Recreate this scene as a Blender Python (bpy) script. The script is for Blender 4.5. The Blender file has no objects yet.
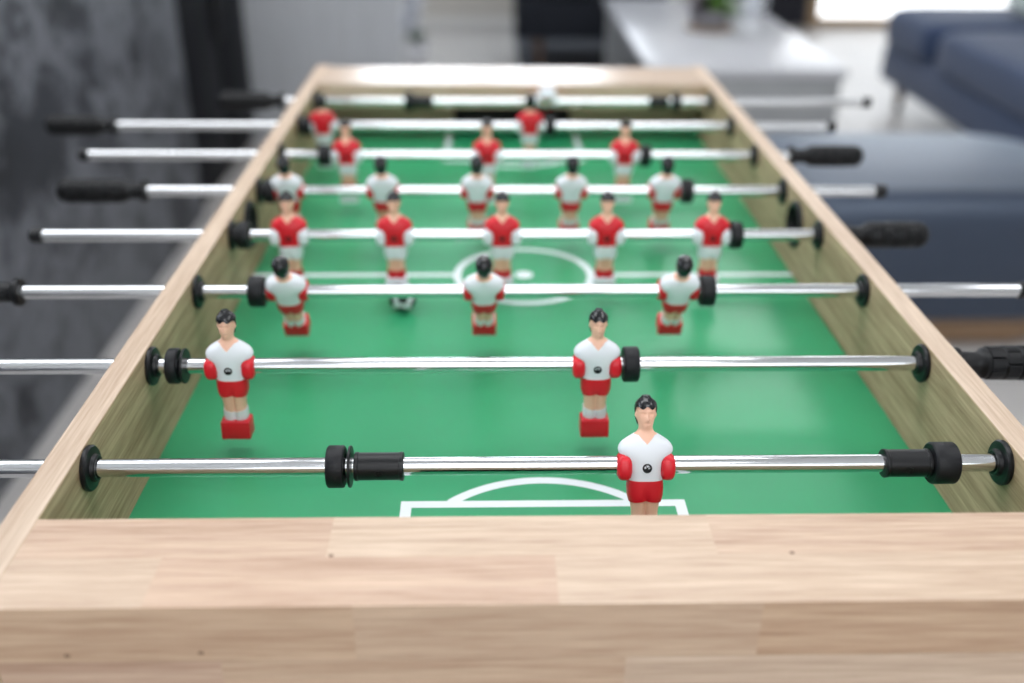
import bpy, bmesh, math, random
from mathutils import Vector, Matrix
random.seed(7)
scene = bpy.context.scene
C = scene.collection
PI = math.pi

# ------------------------------------------------------------------ measures
F_PX = 1008.54
PITCH, YAW, ROLL = math.radians(27.2543), math.radians(1.5864), math.radians(-0.5435)
CAM = Vector((-0.0413, -0.5494, 0.4482))
S = 0.1379            # rod spacing
ZR = 0.0738           # rod axis above the playfield
ZT = 0.0898           # top of the side panels
TH = 0.0197           # side panel thickness
HW = 0.30             # half inner width
YN, YNN = -0.0753, -0.1497
YF, YFF = 1.0105, 1.1321
RC = 0.0744
PX, PY = 0.1053, 0.0622
YM = 0.4824
Z0 = 0.77             # playfield height above the room floor

# ------------------------------------------------------------------ helpers
def tag(o, label=None, cat=None, group=None, kind=None):
    if label: o['label'] = label
    if cat: o['category'] = cat
    if group: o['group'] = group
    if kind: o['kind'] = kind
    return o

def empty(name, loc=(0, 0, 0), rot=(0, 0, 0)):
    o = bpy.data.objects.new(name, None)
    C.objects.link(o)
    o.location = loc
    o.rotation_euler = rot
    o.empty_display_size = 0.05
    return o

def link(name, me, parent=None, loc=(0, 0, 0), rot=(0, 0, 0)):
    o = bpy.data.objects.new(name, me)
    C.objects.link(o)
    if parent: o.parent = parent
    o.location = loc
    o.rotation_euler = rot
    return o

def to_mesh(bm, name, mats, smooth=True, angle=40, recalc=True):
    if recalc:
        bmesh.ops.recalc_face_normals(bm, faces=bm.faces[:])
    me = bpy.data.meshes.new(name)
    bm.to_mesh(me)
    bm.free()
    if not isinstance(mats, (list, tuple)): mats = [mats]
    for m in mats: me.materials.append(m)
    if smooth:
        for p in me.polygons: p.use_smooth = True
        me.set_sharp_from_angle(angle=math.radians(angle))
    return me

def box(bm, x0, x1, y0, y1, z0, z1, bevel=0.0, seg=2, mi=0):
    vs = [bm.verts.new(p) for p in ((x0,y0,z0),(x1,y0,z0),(x1,y1,z0),(x0,y1,z0),(x0,y0,z1),(x1,y0,z1),(x1,y1,z1),(x0,y1,z1))]
    fs = [bm.faces.new([vs[i] for i in f]) for f in ((3,2,1,0),(4,5,6,7),(0,1,5,4),(1,2,6,5),(2,3,7,6),(3,0,4,7))]
    for f in fs: f.material_index = mi
    if bevel > 0:
        es = list({e for f in fs for e in f.edges})
        r = bmesh.ops.bevel(bm, geom=es, offset=bevel, segments=seg, profile=0.5, affect='EDGES', clamp_overlap=True)
        for f in r['faces']: f.material_index = mi
    return fs

def lathe_x(bm, prof, n=40, cap=True, mi=0):
    """profile [(x, r), ...] revolved about the x axis"""
    rings = []
    for x, r in prof:
        if r <= 1e-7:
            rings.append([bm.verts.new((x, 0, 0))])
        else:
            rings.append([bm.verts.new((x, r*math.cos(2*PI*i/n), r*math.sin(2*PI*i/n))) for i in range(n)])
    out = []
    for a, b in zip(rings, rings[1:]):
        for i in range(n):
            j = (i+1) % n
            if len(a) == 1 and len(b) == 1: continue
            if len(a) == 1: f = bm.faces.new((a[0], b[i], b[j]))
            elif len(b) == 1: f = bm.faces.new((a[i], b[0], a[j]))
            else: f = bm.faces.new((a[i], b[i], b[j], a[j]))
            f.material_index = mi; out.append(f)
    if cap:
        for r in (rings[0], rings[-1]):
            if len(r) > 2:
                f = bm.faces.new(r); f.material_index = mi
    return out

def ring_x(bm, prof, n=40, mi=0):
    """closed profile loop revolved about x (an annulus with a hole)"""
    rings = [[bm.verts.new((x, r*math.cos(2*PI*i/n), r*math.sin(2*PI*i/n))) for i in range(n)] for x, r in prof]
    m = len(rings)
    for k in range(m):
        a, b = rings[k], rings[(k+1) % m]
        for i in range(n):
            j = (i+1) % n
            bm.faces.new((a[i], b[i], b[j], a[j])).material_index = mi

def lathe_z(bm, prof, n=40, c=(0, 0, 0), mi=0, cap=True):
    rings = []
    for z, r in prof:
        if r <= 1e-7: rings.append([bm.verts.new((c[0], c[1], c[2]+z))])
        else: rings.append([bm.verts.new((c[0]+r*math.cos(2*PI*i/n), c[1]+r*math.sin(2*PI*i/n), c[2]+z)) for i in range(n)])
    for a, b in zip(rings, rings[1:]):
        for i in range(n):
            j = (i+1) % n
            if len(a) == 1 and len(b) == 1: continue
            if len(a) == 1: f = bm.faces.new((a[0], b[i], b[j]))
            elif len(b) == 1: f = bm.faces.new((a[i], b[0], a[j]))
            else: f = bm.faces.new((a[i], b[i], b[j], a[j]))
            f.material_index = mi
    if cap:
        for r in (rings[0], rings[-1]):
            if len(r) > 2: bm.faces.new(r).material_index = mi

def sgnpow(v, e): return math.copysign(abs(v)**e, v)

def superell(bm, c, r, e=(0.5, 0.5), nu=40, nv=24, mi=0, fn=None):
    """superellipsoid: centre, radii, exponents (vertical, horizontal)"""
    rows = []
    for k in range(nv+1):
        t = -PI/2 + PI*k/nv
        if k in (0, nv):
            p = Vector((c[0], c[1], c[2] + r[2]*(1 if k else -1)))
            rows.append([bm.verts.new(fn(p) if fn else p)]); continue
        row = []
        for i in range(nu):
            a = 2*PI*i/nu
            ct, st = sgnpow(math.cos(t), e[0]), sgnpow(math.sin(t), e[0])
            p = Vector((c[0]+r[0]*ct*sgnpow(math.cos(a), e[1]), c[1]+r[1]*ct*sgnpow(math.sin(a), e[1]), c[2]+r[2]*st))
            row.append(bm.verts.new(fn(p) if fn else p))
        rows.append(row)
    for a, b in zip(rows, rows[1:]):
        for i in range(nu):
            j = (i+1) % nu
            if len(a) == 1: f = bm.faces.new((a[0], b[j], b[i]))
            elif len(b) == 1: f = bm.faces.new((a[i], a[j], b[0]))
            else: f = bm.faces.new((a[i], a[j], b[j], b[i]))
            f.material_index = mi

# ------------------------------------------------------------------ materials
def srgb(r, g, b):
    return tuple(((c/255)/12.92 if c/255 <= 0.04045 else ((c/255+0.055)/1.055)**2.4) for c in (r, g, b)) + (1,)

class NT:
    def __init__(self, name):
        self.m = bpy.data.materials.new(name)
        self.m.use_nodes = True
        self.t = self.m.node_tree
        self.b = self.t.nodes['Principled BSDF']
    def n(self, typ, **kw):
        nd = self.t.nodes.new(typ)
        for k, v in kw.items():
            if k.startswith('i_'):
                key = k[2:]
                nd.inputs[int(key) if key.isdigit() else key.replace('_', ' ')].default_value = v
            else: setattr(nd, k, v)
        return nd
    def l(self, a, ao, b, bi): self.t.links.new(a.outputs[ao], b.inputs[bi])

def plain(name, col, rough=0.5, metal=0.0, spec=0.5, coat=0.0, noise=0.04, nscale=40.0, bump=0.0, bscale=200.0, sheen=0.0):
    t = NT(name)
    t.b.inputs['Roughness'].default_value = rough
    t.b.inputs['Metallic'].default_value = metal
    t.b.inputs['Specular IOR Level'].default_value = spec
    t.b.inputs['Coat Weight'].default_value = coat
    t.b.inputs['Sheen Weight'].default_value = sheen
    co = t.n('ShaderNodeTexCoord')
    nz = t.n('ShaderNodeTexNoise', i_Scale=nscale, i_Detail=3.0)
    t.l(co, 'Object', nz, 'Vector')
    rp = t.n('ShaderNodeValToRGB')
    rp.color_ramp.elements[0].position = 0.3; rp.color_ramp.elements[1].position = 0.7
    rp.color_ramp.elements[0].color = tuple(c*(1-noise) for c in col[:3]) + (1,)
    rp.color_ramp.elements[1].color = tuple(min(1, c*(1+noise)) for c in col[:3]) + (1,)
    t.l(nz, 'Fac', rp, 'Fac'); t.l(rp, 'Color', t.b, 'Base Color')
    if bump > 0:
        n2 = t.n('ShaderNodeTexNoise', i_Scale=bscale, i_Detail=4.0)
        t.l(co, 'Object', n2, 'Vector')
        bp = t.n('ShaderNodeBump', i_Strength=bump, i_Distance=0.002)
        t.l(n2, 'Fac', bp, 'Height'); t.l(bp, 'Normal', t.b, 'Normal')
    return t.m

def emit(name, col, strength):
    t = NT(name)
    t.b.inputs['Base Color'].default_value = (0.8, 0.8, 0.8, 1)
    t.b.inputs['Emission Color'].default_value = col
    t.b.inputs['Emission Strength'].default_value = strength
    return t.m

def wood(name, light, dark, axis='y', rough=0.45, stave=False, scale=1.0, contrast=1.0):
    """streaky wood: fine grain stretched along one axis; with stave=True each face's attribute shifts tone and grain"""
    t = NT(name)
    t.b.inputs['Roughness'].default_value = rough
    t.b.inputs['Specular IOR Level'].default_value = 0.45
    co = t.n('ShaderNodeTexCoord')
    mp = t.n('ShaderNodeMapping')
    sc = {'x': (3.0, 70.0, 70.0), 'y': (70.0, 3.0, 70.0), 'z': (70.0, 70.0, 3.0)}[axis]
    mp.inputs['Scale'].default_value = tuple(scale*v for v in sc)
    t.l(co, 'Object', mp, 'Vector')
    vec, vo = mp, 'Vector'
    if stave:
        at = t.n('ShaderNodeAttribute', attribute_name='stave')
        sx = t.n('ShaderNodeCombineXYZ')
        mu = t.n('ShaderNodeMath', operation='MULTIPLY', i_1=37.0)
        t.l(at, 'Fac', mu, 0)
        for k in 'XYZ': t.l(mu, 0, sx, k)
        ad = t.n('ShaderNodeVectorMath', operation='ADD')
        t.l(mp, 'Vector', ad, 0); t.l(sx, 'Vector', ad, 1)
        vec, vo = ad, 'Vector'
    n1 = t.n('ShaderNodeTexNoise', i_Scale=1.0, i_Detail=6.0, i_Roughness=0.62, i_Distortion=0.6)
    t.l(vec, vo, n1, 'Vector')
    n2 = t.n('ShaderNodeTexNoise', i_Scale=5.0, i_Detail=3.0, i_Roughness=0.6)
    t.l(vec, vo, n2, 'Vector')
    mx = t.n('ShaderNodeMath', operation='MULTIPLY_ADD', i_1=0.45)
    t.l(n2, 'Fac', mx, 0)
    m0 = t.n('ShaderNodeMath', operation='MULTIPLY', i_1=0.55)
    t.l(n1, 'Fac', m0, 0); t.l(m0, 0, mx, 2)
    rp = t.n('ShaderNodeValToRGB')
    e = rp.color_ramp.elements
    e[0].position = 0.5-0.22/contrast; e[1].position = 0.5+0.17/contrast
    e[0].color = dark; e[1].color = light
    t.l(mx, 0, rp, 'Fac')
    last, lo = rp, 'Color'
    if stave:
        r2 = t.n('ShaderNodeValToRGB')
        ee = r2.color_ramp.elements
        ee[0].position = 0.0; ee[1].position = 1.0
        ee[0].color = (0.95, 0.85, 0.80, 1); ee[1].color = (0.96, 0.85, 0.72, 1)
        e3 = r2.color_ramp.elements.new(0.62); e3.color = (1.05, 1.05, 1.03, 1)
        t.l(at, 'Fac', r2, 'Fac')
        ml = t.n('ShaderNodeMix', data_type='RGBA', blend_type='MULTIPLY')
        ml.inputs[0].default_value = 1.0
        t.t.links.new(rp.outputs['Color'], ml.inputs[6]); t.t.links.new(r2.outputs['Color'], ml.inputs[7])
        t.t.links.new(ml.outputs[2], t.b.inputs['Base Color'])
    else:
        t.l(last, lo, t.b, 'Base Color')
    bp = t.n('ShaderNodeBump', i_Strength=0.08, i_Distance=0.0005)
    t.l(n2, 'Fac', bp, 'Height'); t.l(bp, 'Normal', t.b, 'Normal')
    return t.m

def marble():
    t = NT('dark_marble')
    t.b.inputs['Roughness'].default_value = 0.5
    t.b.inputs['Specular IOR Level'].default_value = 0.2
    co = t.n('ShaderNodeTexCoord')
    w = t.n('ShaderNodeTexNoise', i_Scale=1.6, i_Detail=5.0, i_Roughness=0.6)
    t.l(co, 'Object', w, 'Vector')
    mixv = t.n('ShaderNodeMix', data_type='RGBA', blend_type='LINEAR_LIGHT')
    mixv.inputs[0].default_value = 0.55
    t.t.links.new(co.outputs['Object'], mixv.inputs[6]); t.t.links.new(w.outputs['Color'], mixv.inputs[7])
    v = t.n('ShaderNodeTexNoise', i_Scale=2.3, i_Detail=7.0, i_Roughness=0.66)
    t.t.links.new(mixv.outputs[2], v.inputs['Vector'])
    # veins: thin ridge where the noise crosses its middle
    sub = t.n('ShaderNodeMath', operation='SUBTRACT', i_1=0.5); t.l(v, 'Fac', sub, 0)
    ab = t.n('ShaderNodeMath', operation='ABSOLUTE'); t.l(sub, 0, ab, 0)
    rv = t.n('ShaderNodeValToRGB')
    rv.color_ramp.elements[0].position = 0.0; rv.color_ramp.elements[0].color = (1, 1, 1, 1)
    rv.color_ramp.elements[1].position = 0.10; rv.color_ramp.elements[1].color = (0, 0, 0, 1)
    t.l(ab, 0, rv, 'Fac')
    cl = t.n('ShaderNodeTexNoise', i_Scale=3.2, i_Detail=5.0); t.l(co, 'Object', cl, 'Vector')
    rc = t.n('ShaderNodeValToRGB')
    e = rc.color_ramp.elements
    e[0].position = 0.32; e[0].color = srgb(24, 27, 33); e[1].position = 0.72; e[1].color = srgb(58, 61, 69)
    t.l(cl, 'Fac', rc, 'Fac')
    mv = t.n('ShaderNodeMix', data_type='RGBA')
    sc = t.n('ShaderNodeMath', operation='MULTIPLY', i_1=1.0); t.l(rv, 'Color', sc, 0)
    t.t.links.new(sc.outputs[0], mv.inputs[0]); t.t.links.new(rc.outputs['Color'], mv.inputs[6])
    mv.inputs[7].default_value = srgb(112, 115, 122)
    t.t.links.new(mv.outputs[2], t.b.inputs['Base Color'])
    return t.m

def floor_mat():
    t = NT('floor_tile')
    t.b.inputs['Roughness'].default_value = 0.34
    t.b.inputs['Specular IOR Level'].default_value = 0.38
    co = t.n('ShaderNodeTexCoord')
    br = t.n('ShaderNodeTexBrick', i_Scale=1.0, i_Mortar_Size=0.003, i_Brick_Width=0.8, i_Row_Height=0.8)
    br.offset = 0.0
    br.inputs['Color1'].default_value = srgb(188, 185, 183); br.inputs['Color2'].default_value = srgb(183, 180, 178)
    br.inputs['Mortar'].default_value = srgb(126, 123, 120)
    t.l(co, 'Object', br, 'Vector')
    nz = t.n('ShaderNodeTexNoise', i_Scale=3.0, i_Detail=5.0); t.l(co, 'Object', nz, 'Vector')
    rp = t.n('ShaderNodeValToRGB'); rp.color_ramp.elements[0].color = (0.86, 0.86, 0.86, 1); rp.color_ramp.elements[1].color = (1.05, 1.05, 1.05, 1)
    t.l(nz, 'Fac', rp, 'Fac')
    ml = t.n('ShaderNodeMix', data_type='RGBA', blend_type='MULTIPLY'); ml.inputs[0].default_value = 1.0
    t.t.links.new(br.outputs['Color'], ml.inputs[6]); t.t.links.new(rp.outputs['Color'], ml.inputs[7])
    t.t.links.new(ml.outputs[2], t.b.inputs['Base Color'])
    return t.m

M = {}
M['green'] = plain('playfield_green', srgb(44, 148, 99), rough=0.32, spec=0.6, noise=0.05, nscale=9.0)
M['line'] = plain('playfield_line', srgb(222, 228, 232), rough=0.36, noise=0.02)
M['oak'] = wood('oak_laminate', srgb(190, 168, 136), srgb(124, 100, 72), 'y', rough=0.5, contrast=1.35, scale=1.3)
M['oak_x'] = wood('oak_laminate_across', srgb(192, 172, 142), srgb(138, 114, 88), 'x', rough=0.5)
M['oak_z'] = wood('oak_leg', srgb(192, 172, 142), srgb(138, 114, 88), 'z', rough=0.5)
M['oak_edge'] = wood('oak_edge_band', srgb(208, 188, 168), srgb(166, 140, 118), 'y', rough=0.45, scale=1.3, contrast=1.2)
M['block'] = wood('butcher_block', srgb(212, 190, 169), srgb(165, 135, 112), 'x', rough=0.42, stave=True, contrast=1.15, scale=1.5)
M['block'].node_tree.nodes['Principled BSDF'].inputs['Coat Weight'].default_value = 0.9
M['block'].node_tree.nodes['Principled BSDF'].inputs['Coat Roughness'].default_value = 0.22
M['knot'] = plain('wood_knot', srgb(92, 62, 42), rough=0.6)
M['chrome'] = plain('chrome', (0.72, 0.73, 0.75, 1), rough=0.10, metal=1.0, noise=0.01)
M['black'] = plain('black_plastic', srgb(17, 18, 21), rough=0.4, noise=0.1, spec=0.35)
M['rubber'] = plain('black_rubber', srgb(19, 20, 24), rough=0.5, noise=0.1, spec=0.3, bump=0.1, bscale=900)
M['grip'] = plain('black_grip', srgb(13, 14, 17), rough=0.45, noise=0.1, spec=0.3)
M['white'] = plain('white_plastic', srgb(224, 228, 234), rough=0.38, noise=0.01)
M['red'] = plain('red_plastic', srgb(212, 22, 40), rough=0.38, noise=0.03)
M['skin'] = plain('skin_plastic', srgb(238, 188, 162), rough=0.45, noise=0.03)
M['hair'] = plain('black_hair_plastic', srgb(22, 23, 27), rough=0.2, noise=0.1)
M['dark'] = plain('goal_dark', srgb(28, 26, 24), rough=0.7)
M['marble'] = marble()
M['floor'] = floor_mat()
M['wallwhite'] = plain('wall_paint', srgb(222, 221, 218), rough=0.8, noise=0.02, nscale=3)
M['wallbeige'] = plain('wall_beige', srgb(196, 191, 184), rough=0.75, noise=0.03, nscale=3)
M['ceil'] = plain('ceiling_paint', srgb(238, 238, 238), rough=0.85, noise=0.01)
M['window'] = emit('window_daylight', (0.84, 0.92, 1.0, 1), 5.0)
M['added_backpane'] = emit('added_back_glow', (0.92, 0.96, 1.0, 1), 2.2)  # glow of the window added behind the camera
M['doorpane'] = emit('door_daylight', (0.92, 0.96, 1.0, 1), 2.5)
M['lamp'] = emit('lamp_diffuser', (0.97, 0.98, 1.0, 1), 4.9)
M['alu'] = plain('window_frame_paint', srgb(205, 205, 205), rough=0.5)

# ================================================================== ROOM
X0, X1, Y0, Y1, ZC = -1.02, 3.9, -2.6, 6.45, 2.75
XL = -3.3
def struct(name, me, loc=(0, 0, 0)):
    o = link(name, me, None, loc); o['kind'] = 'structure'; return o
def boxmesh(name, mat, *a, bevel=0.0, smooth=False):
    bm = bmesh.new(); box(bm, *a, bevel=bevel); return to_mesh(bm, name, mat, smooth=smooth or bevel > 0)

struct('floor', boxmesh('floor', M['floor'], XL-0.2, X1+0.2, Y0-0.2, Y1+0.2, -0.1, 0.0))
struct('ceiling', boxmesh('ceiling', M['ceil'], XL-0.2, X1+0.2, Y0-0.2, Y1+0.2, ZC, ZC+0.1))
YD0, YD1 = 2.79, 3.72
# marble-clad half-height wall left of the football table
struct('wall_marble', boxmesh('wall_marble', M['marble'], X0-0.14, X0, -1.6, YD0, 0, 1.12, bevel=0.003))
# left room wall with a window
LY0, LY1, LZ0, LZ1 = -0.8, 2.6, 0.9, 2.45
bm = bmesh.new()
box(bm, XL-0.12, XL, Y0, LY0, 0, ZC)
box(bm, XL-0.12, XL, LY0, LY1, 0, LZ0)
box(bm, XL-0.12, XL, LY0, LY1, LZ1, ZC)
box(bm, XL-0.12, XL, LY1, Y1, 0, ZC)
struct('wall_left', to_mesh(bm, 'wall_left', M['wallwhite'], smooth=False))
bm = bmesh.new()
for q in ((LY0, LY0+0.05, LZ0, LZ1), (LY1-0.05, LY1, LZ0, LZ1), (LY0, LY1, LZ0, LZ0+0.05), (LY0, LY1, LZ1-0.05, LZ1), (0.87, 0.93, LZ0, LZ1)):
    box(bm, XL-0.07, XL-0.01, q[0], q[1], q[2], q[3])
w2 = struct('window_2', to_mesh(bm, 'window_2', M['alu'], smooth=False))
link('window_pane', boxmesh('window_pane', M['window'], XL-0.09, XL-0.08, LY0, LY1, LZ0, LZ1), w2)
# black low cabinet closing the end of the marble wall
M['blackdoor'] = plain('black_cabinet_lacquer', srgb(9, 11, 17), rough=0.5, noise=0.08, spec=0.08)
kb = empty('black_cabinet', (X0-0.22, (YD0+YD1)/2, 0))
tag(kb, 'black cabinet between the dark marble wall and the grey partition', 'cabinet')
hl = (YD1-YD0)/2-0.004
link('carcass', boxmesh('carcass', M['blackdoor'], -0.2, 0.198, -hl, hl, 0.0, 1.10, bevel=0.003), kb)
bm = bmesh.new()
for y0, y1 in ((-hl+0.004, -0.002), (0.002, hl-0.004)):
    bm = bmesh.new(); box(bm, 0.1985, 0.216, y0, y1, 0.06, 1.09, bevel=0.002)
    dd = link('door', to_mesh(bm, 'door', M['blackdoor']), kb)
    hy = y1-0.03 if y0 < -0.1 else y0+0.03
    bm = bmesh.new(); box(bm, 0.2165, 0.228, hy-0.006, hy+0.006, 0.50, 0.66, bevel=0.002)
    link('handle', to_mesh(bm, 'handle', M['black']), dd)
struct('wall_right', boxmesh('wall_right', M['wallwhite'], X1, X1+0.12, Y0, Y1, 0, ZC))
BX0, BX1, BZ0, BZ1 = -0.9, 1.7, 1.0, 2.4  # unseen glowing window, added here to light the faces towards the camera
bm = bmesh.new()
box(bm, XL, BX0, Y0-0.12, Y0, 0, ZC)
box(bm, BX0, BX1, Y0-0.12, Y0, 0, BZ0)
box(bm, BX0, BX1, Y0-0.12, Y0, BZ1, ZC)
box(bm, BX1, X1, Y0-0.12, Y0, 0, ZC)
struct('wall_back', to_mesh(bm, 'wall_back', M['wallwhite'], smooth=False))
bm = bmesh.new()
for q in ((BX0, BX0+0.05, BZ0, BZ1), (BX1-0.05, BX1, BZ0, BZ1), (BX0, BX1, BZ0, BZ0+0.05), (BX0, BX1, BZ1-0.05, BZ1), (0.37, 0.43, BZ0, BZ1)):
    box(bm, q[0], q[1], Y0-0.07, Y0-0.01, q[2], q[3])
w3 = struct('added_back_window', to_mesh(bm, 'added_back_window', M['alu'], smooth=False))
link('window_pane', boxmesh('window_pane', M['added_backpane'], BX0, BX1, Y0-0.09, Y0-0.08, BZ0, BZ1), w3)
# far wall with a wide window and a wood-framed glass door
WX0, WX1, WZ0, WZ1 = -0.95, 0.80, 0.85, 2.45
DX0, DX1, DZ1 = 2.10, 3.62, 2.35
bm = bmesh.new()
box(bm, XL, WX0, Y1, Y1+0.12, 0, ZC)
box(bm, WX0, WX1, Y1, Y1+0.12, 0, WZ0)
box(bm, WX0, WX1, Y1, Y1+0.12, WZ1, ZC)
box(bm, WX1, DX0, Y1, Y1+0.12, 0, ZC)
box(bm, DX0, DX1, Y1, Y1+0.12, DZ1, ZC)
box(bm, DX1, X1, Y1, Y1+0.12, 0, ZC)
struct('wall_far', to_mesh(bm, 'wall_far', M['wallbeige'], smooth=False))
struct('baseboard_far', boxmesh('baseboard_far', M['wallwhite'], XL, DX0, Y1-0.012, Y1, 0.0, 0.06))
bm = bmesh.new()
for a in ((WX0, WX0+0.05, WZ0, WZ1), (WX1-0.05, WX1, WZ0, WZ1), (WX0, WX1, WZ0, WZ0+0.05), (WX0, WX1, WZ1-0.05, WZ1), (-0.1, -0.05, WZ0, WZ1)):
    box(bm, a[0], a[1], Y1+0.01, Y1+0.07, a[2], a[3])
w1 = struct('window_1', to_mesh(bm, 'window_1', M['alu'], smooth=False))
link('window_pane', boxmesh('window_pane', M['window'], WX0, WX1, Y1+0.08, Y1+0.09, WZ0, WZ1), w1)
M['doorwood'] = wood('door_frame_wood', srgb(176, 152, 120), srgb(140, 112, 82), 'z')
bm = bmesh.new()
for a in ((DX0, DX0+0.10, 0, DZ1), (DX1-0.10, DX1, 0, DZ1), (DX0+0.1, DX1-0.1, 0, 0.06), (DX0+0.1, DX1-0.1, DZ1-0.1, DZ1)):
    box(bm, a[0], a[1], Y1-0.01, Y1+0.07, a[2], a[3], bevel=0.004)
d2 = struct('door_2', to_mesh(bm, 'door_2', M['doorwood']))
link('door_pane', boxmesh('door_pane', M['doorpane'], DX0+0.08, DX1-0.08, Y1+0.075, Y1+0.085, 0.05, DZ1-0.05), d2)
# low grey partition beside the black door
M['greypanel'] = wood('grey_brushed_panel', srgb(200, 203, 208), srgb(172, 175, 180), 'z', rough=0.55)
struct('wall_partition', boxmesh('wall_partition', M['greypanel'], X0-0.42, -0.394, YD1, YD1+0.10, 0, 1.05, bevel=0.004))

# ceiling light panels, unseen softboxes added for soft overhead light
M['fixture'] = plain('fixture_white', srgb(225, 225, 225), rough=0.5)
CLP = [((0.1, -1.7), 'added ceiling light panel behind the near end of the football table'),
       ((0.1, 1.1), 'added ceiling light panel above the far end of the football table'),
       ((-1.18, 0.8), 'added ceiling light panel above the aisle beside the marble wall'),  # put in to brighten the left floor strip and rod ends
       ((1.9, 0.2), 'added ceiling light panel right of the football table'),
       ((1.3, 3.9), 'added ceiling light panel above the coffee table')]
frm = bmesh.new()
for a in ((-0.62, -0.58, -0.62, 0.62), (0.58, 0.62, -0.62, 0.62), (-0.58, 0.58, -0.62, -0.58), (-0.58, 0.58, 0.58, 0.62)):
    box(frm, a[0], a[1], a[2], a[3], -0.05, 0.0)
frm = to_mesh(frm, 'lamp_frame', M['fixture'], smooth=False)
dif = boxmesh('lamp_diffuser', M['lamp'], -0.58, 0.58, -0.58, 0.58, -0.035, -0.02)
for (x, y), lab in CLP:
    r = empty('added_ceiling_light', (x, y, ZC))
    tag(r, lab, 'ceiling light', 'added ceiling light panels')
    link('frame', frm, r); link('diffuser', dif, r)

# ================================================================== FOOTBALL TABLE
table = empty('foosball_table', (0, 0, 0))
tag(table, 'light oak football table with green playfield and rows of chrome rods', 'foosball table')
T = (0, 0, Z0)

def disc_strip(bm, pts_in, pts_out, z, mi):
    a = [bm.verts.new((p[0], p[1], z)) for p in pts_in]
    b = [bm.verts.new((p[0], p[1], z)) for p in pts_out]
    for i in range(len(a)-1):
        f = bm.faces.new((a[i], a[i+1], b[i+1], b[i])); f.material_index = mi
def quad(bm, x0, x1, y0, y1, z, mi):
    bm.faces.new([bm.verts.new(p) for p in ((x0,y0,z),(x1,y0,z),(x1,y1,z),(x0,y1,z))]).material_index = mi

# playfield with its printed lines
bm = bmesh.new()
box(bm, -HW, HW, YNN+0.02, YFF-0.02, -0.012, 0.0)
LW = 0.004
def arc(cy, R, a0, a1, z, n=96):
    ts = [a0+(a1-a0)*i/n for i in range(n+1)]
    disc_strip(bm, [((R-LW)*math.cos(t), cy+(R-LW)*math.sin(t)) for t in ts], [((R+LW)*math.cos(t), cy+(R+LW)*math.sin(t)) for t in ts], z, 1)
arc(YM, RC, 0, 2*PI, 0.00012)
ts = [2*PI*i/40 for i in range(40)]
bm.faces.new([bm.verts.new((0.010*math.cos(t), YM+0.010*math.sin(t), 0.00012)) for t in ts]).material_index = 1
for sx in (-1, 1):
    quad(bm, min(sx*(RC+LW), sx*HW), max(sx*(RC+LW), sx*HW), YM-LW, YM+LW, 0.0001, 1)
for sg in (1, -1):          # both penalty areas, mirrored about the centre line
    def my(y): return y if sg > 0 else 2*YM-y
    def q(x0, x1, y0, y1): quad(bm, x0, x1, min(my(y0), my(y1)), max(my(y0), my(y1)), 0.0001, 1)
    q(-PX, PX, PY-2*LW, PY)
    q(-PX, -PX+2*LW, YN-0.036, PY-2*LW); q(PX-2*LW, PX, YN-0.036, PY-2*LW)
    R, cy = 0.099, -0.0112
    a = math.asin((PY-0.002-cy)/R)
    if sg > 0: arc(my(cy), R, a, PI-a, 0.00014)
    else: arc(my(cy), R, -PI+a, -a, 0.00014)
me = to_mesh(bm, 'playfield', [M['green'], M['line']], smooth=False, recalc=False)
link('playfield', me, table, T)

# side panels with real holes for the rods and the ball cups
CUPY, CUPZ, CUPR = 0.493, 0.056, 0.024
def side_panel(sx):
    bm = bmesh.new()
    x0, x1 = (HW, HW+TH) if sx > 0 else (-HW-TH, -HW)
    box(bm, x0, x1, YNN-0.0005, YFF+0.012, -0.115, ZT, bevel=0.0014)
    me = to_mesh(bm, 'side_panel', M['oak'], smooth=False)
    o = link('side_panel', me)
    cb = bmesh.new()
    for k in range(8):
        vs = len(cb.verts)
        lathe_x(cb, [(-0.05, 0.0085), (0.05, 0.0085)], 28)
        cb.verts.ensure_lookup_table()
        for v in cb.verts[vs:]: v.co += Vector((sx*(HW+TH/2), k*S, ZR))
    vs = len(cb.verts)
    lathe_x(cb, [(-0.05, CUPR-0.002), (0.05, CUPR-0.002)], 40)
    cb.verts.ensure_lookup_table()
    for v in cb.verts[vs:]: v.co += Vector((sx*(HW+TH/2), CUPY, CUPZ))
    bmesh.ops.recalc_face_normals(cb, faces=cb.faces[:])
    cme = bpy.data.meshes.new('cut'); cb.to_mesh(cme); cb.free()
    co = link('cut', cme)
    md = o.modifiers.new('b', 'BOOLEAN'); md.operation = 'DIFFERENCE'; md.object = co; md.solver = 'EXACT'
    dg = bpy.context.evaluated_depsgraph_get()
    nm = bpy.data.meshes.new_from_object(o.evaluated_get(dg))
    bpy.data.objects.remove(o); bpy.data.objects.remove(co)
    nm.name = 'side_panel'
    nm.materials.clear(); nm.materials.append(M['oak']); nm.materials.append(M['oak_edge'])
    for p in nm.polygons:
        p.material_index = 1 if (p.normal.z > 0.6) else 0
        p.use_smooth = False
    return link('side_panel', nm, table, T)
side_panel(-1); side_panel(1)

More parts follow.
